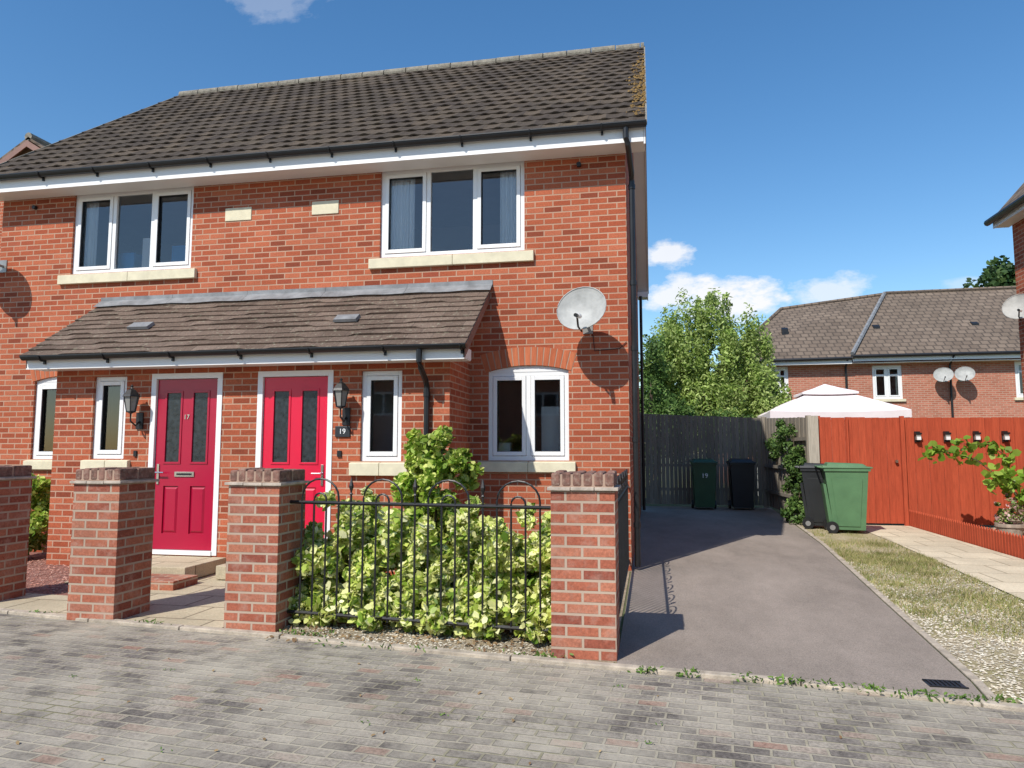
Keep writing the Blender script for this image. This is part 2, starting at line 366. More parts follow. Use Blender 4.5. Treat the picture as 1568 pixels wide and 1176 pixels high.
b.box(-2.1,-1.85,.5,1.1,2.7,4.15,'bark'); b.box(-1.45,-1.05,.8,1.0,.1,1.75,'bark'); b.box(-1.1,-.8,.3,.5,.1,1.95,'curtain'); b.box(-1.65,-1.5,.3,.4,1.2,1.5,'curtain')
b.box(-6.25,-6.12,-.7,-.6,1.28,1.42,'curtain')
b.obj('interior',H)
b=MB()
window(b,-3.17,-1.26,3.89,5.06,0,3,opn=(0,2)); window(b,-7.80,-5.90,3.89,5.06,0,3,opn=(0,2))
window(b,-1.72,-.72,1.28,2.37,0,2); window(b,-8.28,-7.28,1.28,2.37,0,2)
window(b,*wl,PY,1); window(b,*wr,PY,1)
for xa,xb in ((-1.72,-.72),(-8.28,-7.28)):
    n=10
    for i in range(n):
        p=xa+(xb-xa)*i/n;q=xa+(xb-xa)*(i+1)/n
        z=lambda x:2.37+.07*(1-((x-(xa+xb)/2)/((xb-xa)/2))**2)
        b.face([(p,.03,2.365),(q,.03,2.365),(q,.03,z(q)+.004),(p,.03,z(p)+.004)],'white')
b.obj('windows',H,bevel=.004)
b=MB()
sill(b,-3.30,-1.14,0,3.74,3.885); sill(b,-7.96,-5.80,0,3.74,3.885)
sill(b,-1.84,-.64,0,1.14,1.275); sill(b,-8.34,-7.2,0,1.14,1.275)
sill(b,-3.11,-2.42,PY,1.12,1.275); sill(b,-6.60,-5.95,PY,1.14,1.295)
b.box(-5.40,-5.01,-.012,.02,4.51,4.69,'stone'); b.box(-4.13,-3.75,-.012,.02,4.52,4.70,'stone')
b.obj('sills_and_plaques',H,bevel=.006)
b=MB()
for xc in (-1.22,-7.78):
    n=15; R=1.86; ang=math.asin(.55/1.9); zc=2.445-R
    P=lambda r,t,y:(xc+r*math.sin(t),y,zc+r*math.cos(t))
    for i in range(n):
        pad=.09; yy=-.006
        t0=-ang+2*ang*(i+pad)/n; t1=-ang+2*ang*(i+1-pad)/n; r0,r1=R,R+.225
        b.hexa([P(r0,t0,yy),P(r0,t1,yy),P(r0,t1,.09),P(r0,t0,.09)],[P(r1,t0,yy),P(r1,t1,yy),P(r1,t1,.001),P(r1,t0,.001)],'archb')
        t0=-ang+2*ang*i/n; t1=-ang+2*ang*(i+1)/n
        b.face([P(R,t0,-.002),P(R,t1,-.002),P(R+.225,t1,-.002),P(R+.225,t0,-.002)],'mortar')
b.obj('window_arches',H)
b=MB()
VX0,VX1=XL-.26,.26
tiles(b,VX0,VX1,(-.42,EZ),(RY,RZ),20,.22,.013,'roof',th=.020,spt=8,wob=.004)
b.obj('front_roof_tiles',H)
b=MB()
b.face([(VX0,RY,RZ),(VX1,RY,RZ),(VX1,8.8,EZ),(VX0,8.8,EZ)],'roof')
b.face([(VX0,-.40,EZ-.02),(VX0,RY,RZ-.03),(VX1,RY,RZ-.03),(VX1,-.40,EZ-.02)],'mortar')
b.face([(VX0,8.8,EZ-.04),(VX1,8.8,EZ-.04),(VX1,RY,RZ-.05),(VX0,RY,RZ-.05)],'mortar')
x=VX0
while x<VX1-.05:
    x2=min(x+.445,VX1); h=random.uniform(-.006,.006); pts=[]
    for e in (x,x2-.012):
        pts.append([(e,RY+.11*math.cos(t),RZ-.02+h+.10*math.sin(t)) for t in [math.pi*k/8 for k in range(-1,10)]])
    for k in range(10): b.face([pts[0][k],pts[0][k+1],pts[1][k+1],pts[1][k]],'ridge')
    b.face(pts[0],'ridge'); b.face(pts[1][::-1],'ridge')
    x+=.45
def slope(y): return EZ+(RZ-EZ)*(y+.42)/(RY+.42)
for X in (VX1-.012,VX0-.008):
    b.hexa([(X,-.42,slope(-.42)-.035),(X+.02,-.42,slope(-.42)-.035),(X+.02,RY,RZ-.035),(X,RY,RZ-.035)],
           [(X,-.42,slope(-.42)+.03),(X+.02,-.42,slope(-.42)+.03),(X+.02,RY,RZ+.03),(X,RY,RZ+.03)],'ridge')
b.obj('roof_ridge_and_verges',H)
b=MB()
for i in range(260):
    y=random.triangular(-.3,3.9,.8); x=VX1-abs(random.gauss(0,.10))-.01; z=slope(y)+.035
    r=random.uniform(.008,.026)
    b.solid([(x-r,y,z),(x,y-r,z-r*.7),(x+r,y,z),(x,y+r,z+r*.7),(x,y-.01,z+r*.7)],[(0,1,4),(1,2,4),(2,3,4),(3,0,4)],'lichen')
b.obj('verge_lichen',H)
b=MB()
b.box(VX0+.03,VX1-.03,-.335,-.31,5.03,5.20,'fascia')
b.box(VX0+.03,VX1-.03,-.308,-.002,5.04,5.055,'fascia')
for sx in (1,-1):
    X=.235 if sx>0 else XL-.235
    for (ya,za,yb,zb) in ((-.335,5.20,RY,8.74),(8.74,5.20,RY,8.74)):
        b.hexa([(X-.01,ya,za-.2),(X+.01,ya,za-.2),(X+.01,yb,zb-.2),(X-.01,yb,zb-.2)],[(X-.01,ya,za),(X+.01,ya,za),(X+.01,yb,zb),(X-.01,yb,zb)],'fascia')
        xi=0 if sx>0 else XL
        xa,xb=sorted((xi,X-.012*sx))
        b.face([(xa,ya,za-.17),(xb,ya,za-.17),(xb,yb,zb-.17),(xa,yb,zb-.17)],'fascia')
    xa,xb=sorted((XL if sx<0 else 0,X)); b.box(xa,xb,-.3,.02,5.056,5.15,'fascia')
    b.box(xa,xb,8.4,8.72,5.02,5.15,'fascia')
b.obj('fascia_and_soffit',H)
def gutter(b,x0,x1,y,z,r=.055):
    n=8; prof=[(y+r*math.cos(t),z-r*math.sin(t)) for t in [math.pi*k/n for k in range(n+1)]]
    for k in range(n):
        (a,c),(d,e)=prof[k],prof[k+1]; b.face([(x0,a,c),(x1,a,c),(x1,d,e),(x0,d,e)],'black')
    b.face([(x0,p[0],p[1]) for p in prof],'black'); b.face([(x1,p[0],p[1]) for p in prof],'black')
    b.box(x0,x1,y-r-.006,y-r+.004,z-.008,z+.006,'black')
def gbracket(b,x,y,z,r):
    pts=[(x,y+r*math.cos(t),z-r*math.sin(t)) for t in [math.pi*k/8 for k in range(9)]]
    b.tube(pts,.012,'black',5)
b=MB()
gutter(b,VX0,VX1,-.395,5.235,.055)
for x in np.arange(VX0+.4,0,.86): gbracket(b,x,-.395,5.235,.06); b.box(x-.012,x+.012,-.36,-.336,5.14,5.19,'black')
b.tube([(.02,-.39,5.22),(.02,-.39,5.06),(.04,-.36,5.0),(.07,-.02,4.78),(.07,.06,4.70),(.07,.06,.05)],.034,'black')
for z in (4.6,3.4,2.6,1.5,.5): b.tube([(.07,.06,z),(.07,.06,z+.06)],.042,'black')
b.tube([(.07,8.2,5.0),(.07,8.2,.05)],.034,'black')
b.tube([(-.57,0,4.93),(-.57,-.05,4.93)],.03,'black'); b.tube([(-8.44,0,4.9),(-8.44,-.05,4.9)],.03,'black')
b.obj('gutters_and_downpipes',H)
b=MB()
CX0,CX1=-7.25,-1.68; C0=(-1.27,2.54); C1=(-.0,3.44)
tiles(b,CX0,CX1,C0,C1,11,.30,0,'roof_c',th=.020,spt=4,wob=.006)
b.face([(CX0,C0[0],C0[1]-.01),(CX1,C0[0],C0[1]-.01),(CX1,-.001,3.43),(CX0,-.001,3.43)],'mortar')
b.obj('canopy_tiles',H)
b=MB()
for i in range(5):
    xa=CX0-.02+i*(CX1-CX0+.04)/5; xb=xa+(CX1-CX0+.04)/5-.004
    b.box(xa,xb,-.012,-.001,3.44,3.53,'lead')
    m_=14
    for j in range(m_):
        p=xa+(xb-xa)*j/m_; q=xa+(xb-xa)*(j+1)/m_; w1=.006*math.sin(p*9);w2=.006*math.sin(q*9)
        b.face([(p,-.013,3.48),(q,-.013,3.48),(q,-.15+w2,3.375+w2),(p,-.15+w1,3.375+w1)],'lead')
for xc in (-6.05,-3.28):
    b.hexa([(xc-.15,-.78,2.915),(xc+.15,-.78,2.915),(xc+.15,-.66,2.995),(xc-.15,-.66,2.995)],[(xc-.14,-.80,2.945),(xc+.14,-.80,2.945),(xc+.14,-.68,3.025),(xc-.14,-.68,3.025)],'lead')
b.obj('canopy_flashing_and_vents',H)
b=MB()
b.box(CX0+.03,CX1-.03,-1.21,-1.19,2.385,2.50,'fascia'); b.box(CX0+.03,CX1-.03,-1.188,PY-.002,2.392,2.405,'fascia')
for X,x2 in ((CX1-.03,px1),(CX0+.03,px0)):
    b.hexa([(X-.01,-1.21,2.40),(X+.01,-1.21,2.40),(X+.01,-.001,3.27),(X-.01,-.001,3.27)],[(X-.01,-1.21,2.53),(X+.01,-1.21,2.53),(X+.01,-.001,3.40),(X-.01,-.001,3.40)],'barge')
    xa,xb=sorted((X,x2)); b.face([(xa,PY,2.60),(xb,PY,2.60),(xb,-.001,3.28),(xa,-.001,3.28)],'fascia'); b.box(xa,xb,-1.188,PY+.02,2.407,2.52,'fascia')
b.obj('canopy_fascia',H)
b=MB()
gutter(b,CX0+.03,CX1+.01,-1.265,2.535,.05)
for x in np.arange(CX0+.3,CX1,.87): gbracket(b,x,-1.265,2.535,.056); b.box(x-.012,x+.012,-1.235,-1.211,2.44,2.49,'black')
b.tube([(-2.2,-1.26,2.5),(-2.2,-1.26,2.36),(-2.2,-1.2,2.30),(-2.2,-1.02,2.18),(-2.2,-.97,2.10),(-2.2,-.97,.05)],.034,'black')
for z in (2.0,1.2,.5): b.tube([(-2.2,-.97,z),(-2.2,-.97,z+.05)],.042,'black')
b.obj('canopy_gutter',H)
for (x0,x1,z0,z1),mt,nm,num in ((dl,'crimson','crimson_door','17'),(dr,'red','red_door','')):
    b=MB(); f=.065; y=PY+.01
    b.box(x0,x0+f,y-.02,y+.07,z0,z1,'white'); b.box(x1-f,x1,y-.02,y+.07,z0,z1,'white'); b.box(x0+f,x1-f,y-.02,y+.07,z1-f,z1,'white'); b.box(x0+f,x1-f,y-.035,y+.07,z0,z0+.05,'white')
    a,c,d,e=x0+f+.006,x1-f-.006,z0+.055,z1-f-.006
    yf=y+.012
    gx=[(a+.125,a+.125+.20),(c-.125-.20,c-.125)]
    gz=(1.26,2.10); pz=(.42,.98)
    b.wall(yf,a,c,d,e,[(g0,g1,gz[0],gz[1]) for g0,g1 in gx]+[(g0,g1,pz[0],pz[1]) for g0,g1 in gx],mt,depth=.018)
    b.box(a,c,yf+.018,y+.07,d,e,mt)
    for g0,g1 in gx:
        b.box(g0,g1,yf+.008,yf+.0175,gz[0],gz[1],'dglass')
        m_=.018
        for (q0,q1,w0,w1) in ((g0-m_,g0+.006,gz[0]-m_,gz[1]+m_),(g1-.006,g1+m_,gz[0]-m_,gz[1]+m_),(g0+.006,g1-.006,gz[0]-m_,gz[0]+.006),(g0+.006,g1-.006,gz[1]-.006,gz[1]+m_)):
            b.box(q0,q1,yf-.009,yf+.012,w0,w1,mt)
        b.hexa([(g0+.035,yf+.002,pz[0]+.035),(g1-.035,yf+.002,pz[0]+.035),(g1-.01,yf+.0175,pz[0]+.01),(g0+.01,yf+.0175,pz[0]+.01)],
               [(g0+.035,yf+.002,pz[1]-.035),(g1-.035,yf+.002,pz[1]-.035),(g1-.01,yf+.0175,pz[1]-.01),(g0+.01,yf+.0175,pz[1]-.01)],mt)
    xm=(a+c)/2
    b.box(xm-.13,xm+.13,yf-.012,yf-.001,1.09,1.15,'chrome'); b.box(xm-.10,xm+.10,yf-.015,yf-.0125,1.108,1.132,'black')
    hx=a+.05 if nm=='crimson_door' else c-.05
    b.box(hx-.015,hx+.015,yf-.012,yf-.001,1.0,1.24,'chrome'); sgn=1 if hx<xm else -1
    b.tube([(hx,yf-.01,1.14),(hx,yf-.055,1.14),(hx+sgn*.11,yf-.055,1.14)],.010,'chrome')
    b.obj(nm,H,bevel=.003)
    if num: text('door_number',num,(xm,yf-.006,1.80),.08,'chrome',H)
b=MB(); b.box(-3.30,-3.12,PY-.02,PY-.001,1.555,1.68,'slate'); b.obj('number_sign',H,bevel=.004)
text('sign_number','19',(-3.21,PY-.023,1.617),.085,'white',H)
b=MB(); b.box(-3.27,-3.22,PY-.02,PY-.001,1.33,1.40,'black'); b.box(-5.90,-5.86,PY-.02,PY-.001,1.33,1.40,'black'); b.obj('doorbell',H)
def lantern(x,z):
    o=empty('wall_lantern'); b=MB(); y=PY-.17
    b.box(x-.045,x+.045,PY-.02,PY-.001,z-.33,z-.13,'iron')
    b.tube([(x,PY-.02,z-.24),(x,PY-.08,z-.29),(x,y,z-.24),(x,y,z-.14)],.011,'iron')
    def hexr(r,zz): return [(x+r*math.cos(k*math.pi/3),y+r*math.sin(k*math.pi/3),zz) for k in range(6)]
    def band(r0,z0,r1,z1,mat):
        A,B=hexr(r0,z0),hexr(r1,z1)
        for k in range(6): b.face([A[k],A[(k+1)%6],B[(k+1)%6],B[k]],mat)
    band(.015,z-.15,.055,z-.13,'iron'); band(.05,z-.128,.083,z+.05,'lampglass')
    A,B=hexr(.052,z-.13),hexr(.086,z+.05)
    for k in range(6): b.tube([A[k],B[k]],.006,'iron',4)
    band(.055,z-.135,.055,z-.12,'iron'); band(.105,z+.05,.095,z+.075,'iron'); band(.095,z+.075,.05,z+.13,'iron'); band(.05,z+.13,.02,z+.15,'iron')
    b.face(hexr(.105,z+.05),'iron')
    b.lathe((x,y,z+.15),[(.02,0),(.012,.015),(.018,.03),(.001,.05)],'iron',8)
    b.obj('lantern_body',o)
lantern(-3.17,2.02); lantern(-5.84,1.99)
def dish(loc,d,r,wall_y,bx=0,wallx=None):
    o=empty('satellite_dish'); b=MB(); d=Vector(d).normalized(); L=Vector(loc)
    x=d.cross(Vector((0,0,1))).normalized(); y=x.cross(d).normalized()
    rings=[]
    for i in range(7):
        q=i/6; rings.append([L+x*r*q*math.cos(t)*1.04+y*r*q*.94*math.sin(t)+d*(.22*r*q*q) for t in [k*2*math.pi/28 for k in range(28)]])
    for i in range(6):
        for k in range(28): b.face([rings[i][k],rings[i][(k+1)%28],rings[i+1][(k+1)%28],rings[i+1][k]],'dish')
    b.tube([p for p in rings[-1]]+[rings[-1][0]],.007,'dish',6)
    low=L-y*r*.90+d*.1*r; lnb=L-y*r*.70+d*r*1.0-x*r*.15
    b.tube([low-d*.05,low+d*.08,lnb],.012,'black',6)
    b.tube([lnb,lnb-d*.09+y*.03],.028,'white',8); b.tube([lnb,lnb+d*.05-y*.02],.022,'black',8)
    if wallx is None:
        w=Vector((L.x+bx,wall_y,L.z-.12)); k=Vector((w.x,wall_y-.16,w.z)); b.box(w.x-.06,w.x+.06,wall_y-.012,wall_y-.001,w.z-.09,w.z+.09,'galv')
    else:
        w=Vector((wallx,L.y,L.z-.12)); k=Vector((wallx-.16,L.y,w.z)); b.box(wallx-.012,wallx-.001,L.y-.06,L.y+.06,w.z-.09,w.z+.09,'galv')
    b.tube([L-d*.01,L-d*.06,k,w],.02,'galv',8)
    b.obj('dish_body',o)
dish((-.50,-.42,3.02),(-.25,-1,.28),.285,0,bx=.02)
dish((-8.93,-.42,4.18),(-.35,-1,.42),.275,0)
b=MB(); b.tube([(-.42,-.01,2.8),(-.40,-.012,2.6),(-.10,-.012,2.62),(-.02,-.012,2.7)],.005,'black',5); b.obj('aerial_cable',H)

# steps
b=MB(); b.box(-5.80,-4.62,-1.68,PY-.002,.02,.165,'slab'); b.obj('door_step',bevel=.008)
b=MB(); b.box(-5.0,-4.45,-2.1,-1.70,.0,.10,'brick_pier'); b.obj('brick_step',bevel=.006)
b=MB(); b.box(-4.38,-3.25,-1.5,PY-.002,.02,.165,'slab'); b.obj('door_step',bevel=.008)
b=MB(); b.box(-5.24,-5.20,-2.0,-1.96,0,.24,'iron'); b.box(-5.02,-4.98,-2.0,-1.96,0,.2,'iron'); b.tube([(-5.22,-1.98,.2),(-5.0,-1.98,.2)],.01,'iron',6); b.obj('boot_scraper')

# PIERS
def pier(cx,cy,w=.44,h=1.125):
    o=empty('brick_pier',(0,0,0)); b=MB(); x0,x1,y0,y1=cx-w/2,cx+w/2,cy-w/2,cy+w/2
    b.box(x0,x1,y0,y1,-.02,h,'brick_pier'); b.obj('shaft',o,bevel=.004)
    b=MB()
    for i in range(3):
        a=x0-.025+i*(w+.05)/3
        for j in range(2):
            q=y0-.025+j*(w+.05)/2
            dz=random.uniform(-.002,.002); b.box(a+.002,a+(w+.05)/3-.002,q+.002,q+(w+.05)/2-.002,h+.002+dz,h+.024+dz,'crease')
    b.obj('creasing',o,bevel=.003)
    b=MB(); n=6; bw=w/n
    for i in range(n):
        for j in range(2):
            a=x0+i*bw+.004; q=y0+j*w/2+.003; dz=random.uniform(-.008,.006)
            b.box(a,a+bw-.008,q,q+w/2-.006,h+.028,h+.128+dz,'coping')
    b.obj('coping_bricks',o,bevel=.014)
    b=MB(); b.box(x0+.008,x1-.008,y0+.008,y1-.008,h+.0245,h+.112,'mortar'); b.obj('coping_mortar',o)
pier(-.22,-3.46); pier(-2.83,-3.20); pier(-4.30,-3.14); pier(-5.93,-2.78)
# RAILINGS
def railing(p0,p1,name,z0=.10,z1=.99,n=None,rr=.007):
    o=empty(name); b=MB(); p0=Vector(p0);p1=Vector(p1); L=(p1-p0).length; d=(p1-p0)/L
    def P(s,z): q=p0+d*s; return (q.x,q.y,z)
    for z in (z0+.03,z1): b.tube([P(0,z),P(L,z)],.014,'iron',4)
    n=n or int(round(L/.109)); g=L/n
    for i in range(1,n):
        k=i%5
        b.tube([P(i*g,z0),P(i*g,z1+(.16 if k==0 else 0))],rr,'iron',6)
        if k==0:
            q=Vector(P(i*g,z1+.15)); b.lathe((q.x,q.y,q.z-.06),[(.007,0),(.018,.03),(.02,.045),(.002,.11)],'iron',6)
            b.lathe((q.x,q.y,q.z-.09),[(.007,0),(.016,.012),(.007,.024)],'iron',6)
        if k==1 and i+3<n+1:
            c=(i+1.5)*g; R=1.5*g
            b.tube([P(i*g,z1)]+[P(c-R*math.cos(t),z1+.04+(R*.9)*math.sin(t)) for t in [math.pi*q/10 for q in range(11)]]+[P((i+3)*g,z1)],rr,'iron',6)
            R=.5*g; b.tube([P((i+1)*g,z1)]+[P(c-R*math.cos(t),z1+.02+R*math.sin(t)) for t in [math.pi*q/8 for q in range(9)]]+[P((i+2)*g,z1)],rr,'iron',6)
    b.obj('bars',o)
railing((-2.61,-3.24,0),(-.44,-3.46,0),'iron_railing',n=20,rr=.008)
railing((-.03,-3.24,0),(-.03,-.02,0),'iron_railing',n=30,z1=1.0,rr=.008)

# GROUND
poly('ground',[(-300,-300),(300,-300),(300,300),(-300,300)],0,'ground')
K=[(-12,-2.6),(-7,-3.05),(-5.3,-3.24),(-4,-3.42),(-2.67,-3.54),(-1.5,-3.69),(-.42,-3.83),(.23,-3.90),(1.29,-3.99),(2.18,-4.20),(4,-4.62),(12,-6.6)]
poly('road',K+[(40,-20),(40,-60),(-40,-60),(-40,-2.6)],.004,'paving')
def smoothK(x):
    for a,c in zip(K[:-1],K[1:]):
        if a[0]<=x<=c[0]: return a[1]+(c[1]-a[1])*(x-a[0])/(c[0]-a[0])
b=MB(); x=-11.5
while x<11:
    x2=x+.9; dz=random.uniform(-.004,.004)
    ya,yb=smoothK(x+.004),smoothK(x2-.004)
    b.hexa([(x+.004,ya,-.01),(x2-.004,yb,-.01),(x2-.004,yb+.075,-.01),(x+.004,ya+.075,-.01)],[(x+.004,ya,.028+dz),(x2-.004,yb,.028+dz),(x2-.004,yb+.075,.028+dz),(x+.004,ya+.075,.028+dz)],'kerb')
    x=x2
b.obj('kerb',bevel=.008)
poly('driveway',[(.0,smoothK(0)+.07),(1.29,-3.92),(2.06,-4.08),(2.12,-3.7),(2.34,-1.2),(2.72,3),(2.9,6.2),(3.1,10),(0,10)],.009,'tarmac')
b=MB(); E=[(2.07,-4.1),(2.13,-3.7),(2.35,-1.2),(2.73,3),(2.92,6.1)]
for (a,c) in zip(E[:-1],E[1:]):
    n=max(1,int((c[1]-a[1])/.9))
    for i in range(n):
        p=[a[0]+(c[0]-a[0])*(i+.01)/n,a[1]+(c[1]-a[1])*(i+.01)/n]; q=[a[0]+(c[0]-a[0])*(i+.99)/n,a[1]+(c[1]-a[1])*(i+.99)/n]
        b.hexa([(p[0],p[1],0),(p[0]+.055,p[1],0),(q[0]+.055,q[1],0),(q[0],q[1],0)],[(p[0],p[1],.018),(p[0]+.055,p[1],.018),(q[0]+.055,q[1],.018),(q[0],q[1],.018)],'kerb')
b.obj('driveway_edging',bevel=.006)
poly('verge_grass_ground',[(2.12,-4.12),(3.2,-4.35),(3.62,-1.1),(3.85,3.5),(3.9,5.9),(2.96,5.9),(2.77,3),(2.4,-1.2)],.006,'verge')
poly('garden_path',[(3.2,-4.35),(4.9,-4.8),(4.93,6.05),(3.9,6.05),(3.86,3.5),(3.64,-1.1)],.010,'slab_l')
poly('garden_bed',[(4.97,-4.8),(11,-6.2),(11,6.05),(4.97,6.05)],.008,'bed')
poly('front_garden_bed',[(-3.1,-3.4),(-.43,-3.74),(-.02,-3.78),(-.02,-.01),(-3.1,-.93)],.007,'bed')
poly('front_path',[(-4.5,-3.27),(-3.1,-3.42),(-3.1,-.93),(-5.9,-.93),(-5.9,-1.9),(-4.9,-2.2)],.011,'slab')
poly('side_path',[(-7.6,-2.92),(-4.52,-3.28),(-4.6,-2.55),(-7.6,-2.35)],.011,'slab')
poly('red_gravel_bed',[(-9.5,-2.4),(-4.75,-2.53),(-5.9,-1.9),(-5.9,-.01),(-9.5,-.01)],.007,'redbed')
b=MB(); dx0,dy0=1.86,-3.86
for i in range(7): b.box(dx0+i*.026,dx0+.012+i*.026,dy0+.01,dy0+.12,.0115,.017,'iron')
b.box(dx0-.02,dx0+.19,dy0,dy0+.01,.0095,.018,'iron'); b.box(dx0-.02,dx0+.19,dy0+.12,dy0+.13,.0095,.018,'iron'); b.box(dx0-.02,dx0+.19,dy0+.0101,dy0+.1199,.0093,.0113,'black')
b.obj('drain_grate')
def inpoly(x,y,P):
    c=False;j=len(P)-1
    for i in range(len(P)):
        if (P[i][1]>y)!=(P[j][1]>y) and x<(P[j][0]-P[i][0])*(y-P[i][1])/(P[j][1]-P[i][1])+P[i][0]: c=not c
        j=i
    return c
def pebbles(name,P,n,mat,smin,smax,dens=None,z=.008):
    xs=[p[0] for p in P];ys=[p[1] for p in P]; V=[];F=[]
    k=0
    while k<n:
        x=random.uniform(min(xs),max(xs));y=random.uniform(min(ys),max(ys))
        if not inpoly(x,y,P): continue
        if dens and random.random()>dens(x,y): k+=.2; continue
        k+=1
        s=random.uniform(smin,smax);a=random.uniform(0,6.28);h=s*random.uniform(.4,.8);i=len(V)
        ring=[(x+s*random.uniform(.7,1.1)*math.cos(a+t),y+s*random.uniform(.6,1)*math.sin(a+t),z+h*.35) for t in (0,1.57,3.14,4.71)]
        V+=ring+[(x,y,z+h),(x,y,z-h*.3)]
        F+=[(i,i+1,i+4),(i+1,i+2,i+4),(i+2,i+3,i+4),(i+3,i,i+4)]
    me=bpy.data.meshes.new(name); me.from_pydata(V,[],F); me.materials.append(M[mat]); o=bpy.data.objects.new(name,me); S.collection.objects.link(o)
pebbles('gravel',[(2.14,-4.12),(3.2,-4.35),(3.62,-1.1),(3.75,2),(2.68,2),(2.38,-1.2)],9500,'pebble',.007,.017,lambda x,y:min(1,max(.15,(1.1-(y+3)*.2))))
pebbles('bed_gravel',[(-2.9,-3.5),(-.43,-3.76),(-.43,-3.0),(-2.6,-2.8)],2500,'pebble',.007,.016)
pebbles('red_gravel',[(-9,-2.4),(-4.8,-2.5),(-6,-.9),(-9,-.1)],3500,'redpebble',.01,.022)
pebbles('garden_gravel',[(4.99,1),(6.9,1),(6.9,5.9),(4.99,5.9)],3000,'pebble',.012,.025)
def blades(name,pts,mat,h,w,tilt=.5):
    V=[];F=[]
    for (x,y) in pts:
        a=random.uniform(0,6.28);hh=h*random.uniform(.4,1.2);t=random.uniform(0,tilt)*hh*1.5;b_=random.uniform(0,6.28);i=len(V)
        V+=[(x-w*math.cos(a),y-w*math.sin(a),.004),(x+w*math.cos(a),y+w*math.sin(a),.004),(x+t*math.cos(b_),y+t*math.sin(b_),hh)]
        F.append((i,i+1,i+2))
    me=bpy.data.meshes.new(name); me.from_pydata(V,[],F); me.materials.append(M[mat]); o=bpy.data.objects.new(name,me); S.collection.objects.link(o)
P=[(2.2,-3.9),(3.2,-4.3),(3.62,-1.1),(3.85,3.5),(3.9,5.9),(2.98,5.9),(2.8,3),(2.42,-1.2)]
pts=[]
cl=[(random.uniform(2.3,3.8),random.triangular(-4,5.9,1.0),random.uniform(.06,.28)) for _ in range(75)]
while len(pts)<24000:
    c=random.choice(cl); x=random.gauss(c[0],c[2]);y=random.gauss(c[1],c[2]*1.3)
    if inpoly(x,y,P): pts.append((x,y))
blades('grass',pts,'drygrass',.05,.004,.8)

# FOLIAGE
def leafmesh(name,P,size,mat,parent=None,aspect=.55,updir=.5):
    n=len(P); P=np.asarray(P)
    nrm=rng.normal(size=(n,3)); nrm[:,2]+=updir; nrm[:,1]-=updir*.5; nrm/=np.linalg.norm(nrm,axis=1)[:,None]
    t=rng.normal(size=(n,3)); u=np.cross(nrm,t); u/=np.linalg.norm(u,axis=1)[:,None]; v=np.cross(nrm,u)
    s=(size*rng.uniform(.6,1.3,n))[:,None]
    V=np.empty((n,6,3)); 
    V[:,0]=P-u*s*.5; V[:,1]=P-u*s*.15+v*s*.5*aspect+nrm*s*.05; V[:,2]=P+u*s*.25+v*s*.42*aspect+nrm*s*.05; V[:,3]=P+u*s*.5-nrm*s*.08; V[:,4]=P+u*s*.25-v*s*.42*aspect+nrm*s*.05; V[:,5]=P-u*s*.15-v*s*.5*aspect+nrm*s*.05
    me=bpy.data.meshes.new(name); me.vertices.add(n*6); me.vertices.foreach_set('co',V.reshape(-1))
    me.loops.add(n*6); me.loops.foreach_set('vertex_index',np.arange(n*6)); me.polygons.add(n)
    me.polygons.foreach_set('loop_start',np.arange(n)*6); me.update(calc_edges=True); me.materials.append(M[mat])
    o=bpy.data.objects.new(name,me); S.collection.objects.link(o)
    if parent: o.parent=parent
    return o
def clumps(c,r,k,n,cr,zmin=.03,stretch=1):
    c=np.array(c,float);r=np.array(r,float)
    d=rng.normal(size=(k,3)); d/=np.linalg.norm(d,axis=1)[:,None]
    cen=c+d*r*(rng.uniform(.25,1,k)**.5)[:,None]
    idx=rng.integers(0,k,n); q=rng.normal(size=(n,3)); q/=np.linalg.norm(q,axis=1)[:,None]
    rad=(cr*rng.uniform(.5,1.2,k))[idx]
    P=cen[idx]+q*(rad*(rng.uniform(0,1,n)**.4))[:,None]*np.array([1,1,stretch])
    P=P[P[:,2]>zmin]; return P
def plant(name,parts,size,mat,stems=(),aspect=.55,updir=.5):
    o=empty(name); leafmesh('leaves',np.concatenate(parts),size,mat,o,aspect,updir)
    if stems:
        b=MB()
        for s in stems: b.tube(s[0],s[1],'bark',7,s[2])
        b.obj('stems',o)
hp=[]
for i in range(10):
    x=-2.44+i*.225; y=-2.93-.02*i*.9; hh=.42+.05*math.sin(i*2.1)
    hp.append(clumps((x,y,hh),(.20,.24,hh),20,2900,.105,.02)); 
for i in range(14):
    x=-2.50+i*.16; hp.append(clumps((x,-3.10-.02*i,.17),(.12,.14,.14),7,460,.09,.015))
for (x,z) in ((-2.45,.95),(-2.1,.98),(-1.2,.92),(-.75,.9)): hp.append(clumps((x,-2.85,z),(.06,.06,.10),5,240,.05))
hp.append(clumps((-2.2,-2.5,.6),(.3,.4,.42),14,2400,.12)); hp.append(clumps((-1.3,-2.5,.5),(.5,.4,.38),16,2600,.12)); hp.append(clumps((-.65,-2.5,.48),(.2,.5,.42),12,2200,.12))
hp=[h[h[:,0]<-.40] for h in hp]
st=[([(x,-2.95,0),(x+random.uniform(-.1,.1),-2.9,.35),(x+random.uniform(-.2,.2),-2.9,.7)],.012,.004) for x in np.arange(-2.4,-.5,.12)]
plant('variegated_hedge',hp,.070,'hedge',st,.62,.9)
hp=[clumps((-1.88,-1.9,.78),(.34,.30,.58),28,5000,.13),clumps((-1.72,-1.95,1.34),(.22,.20,.26),16,2000,.09),clumps((-2.05,-1.85,1.35),(.07,.06,.32),8,500,.06),clumps((-1.5,-1.9,1.2),(.1,.1,.2),6,400,.07)]
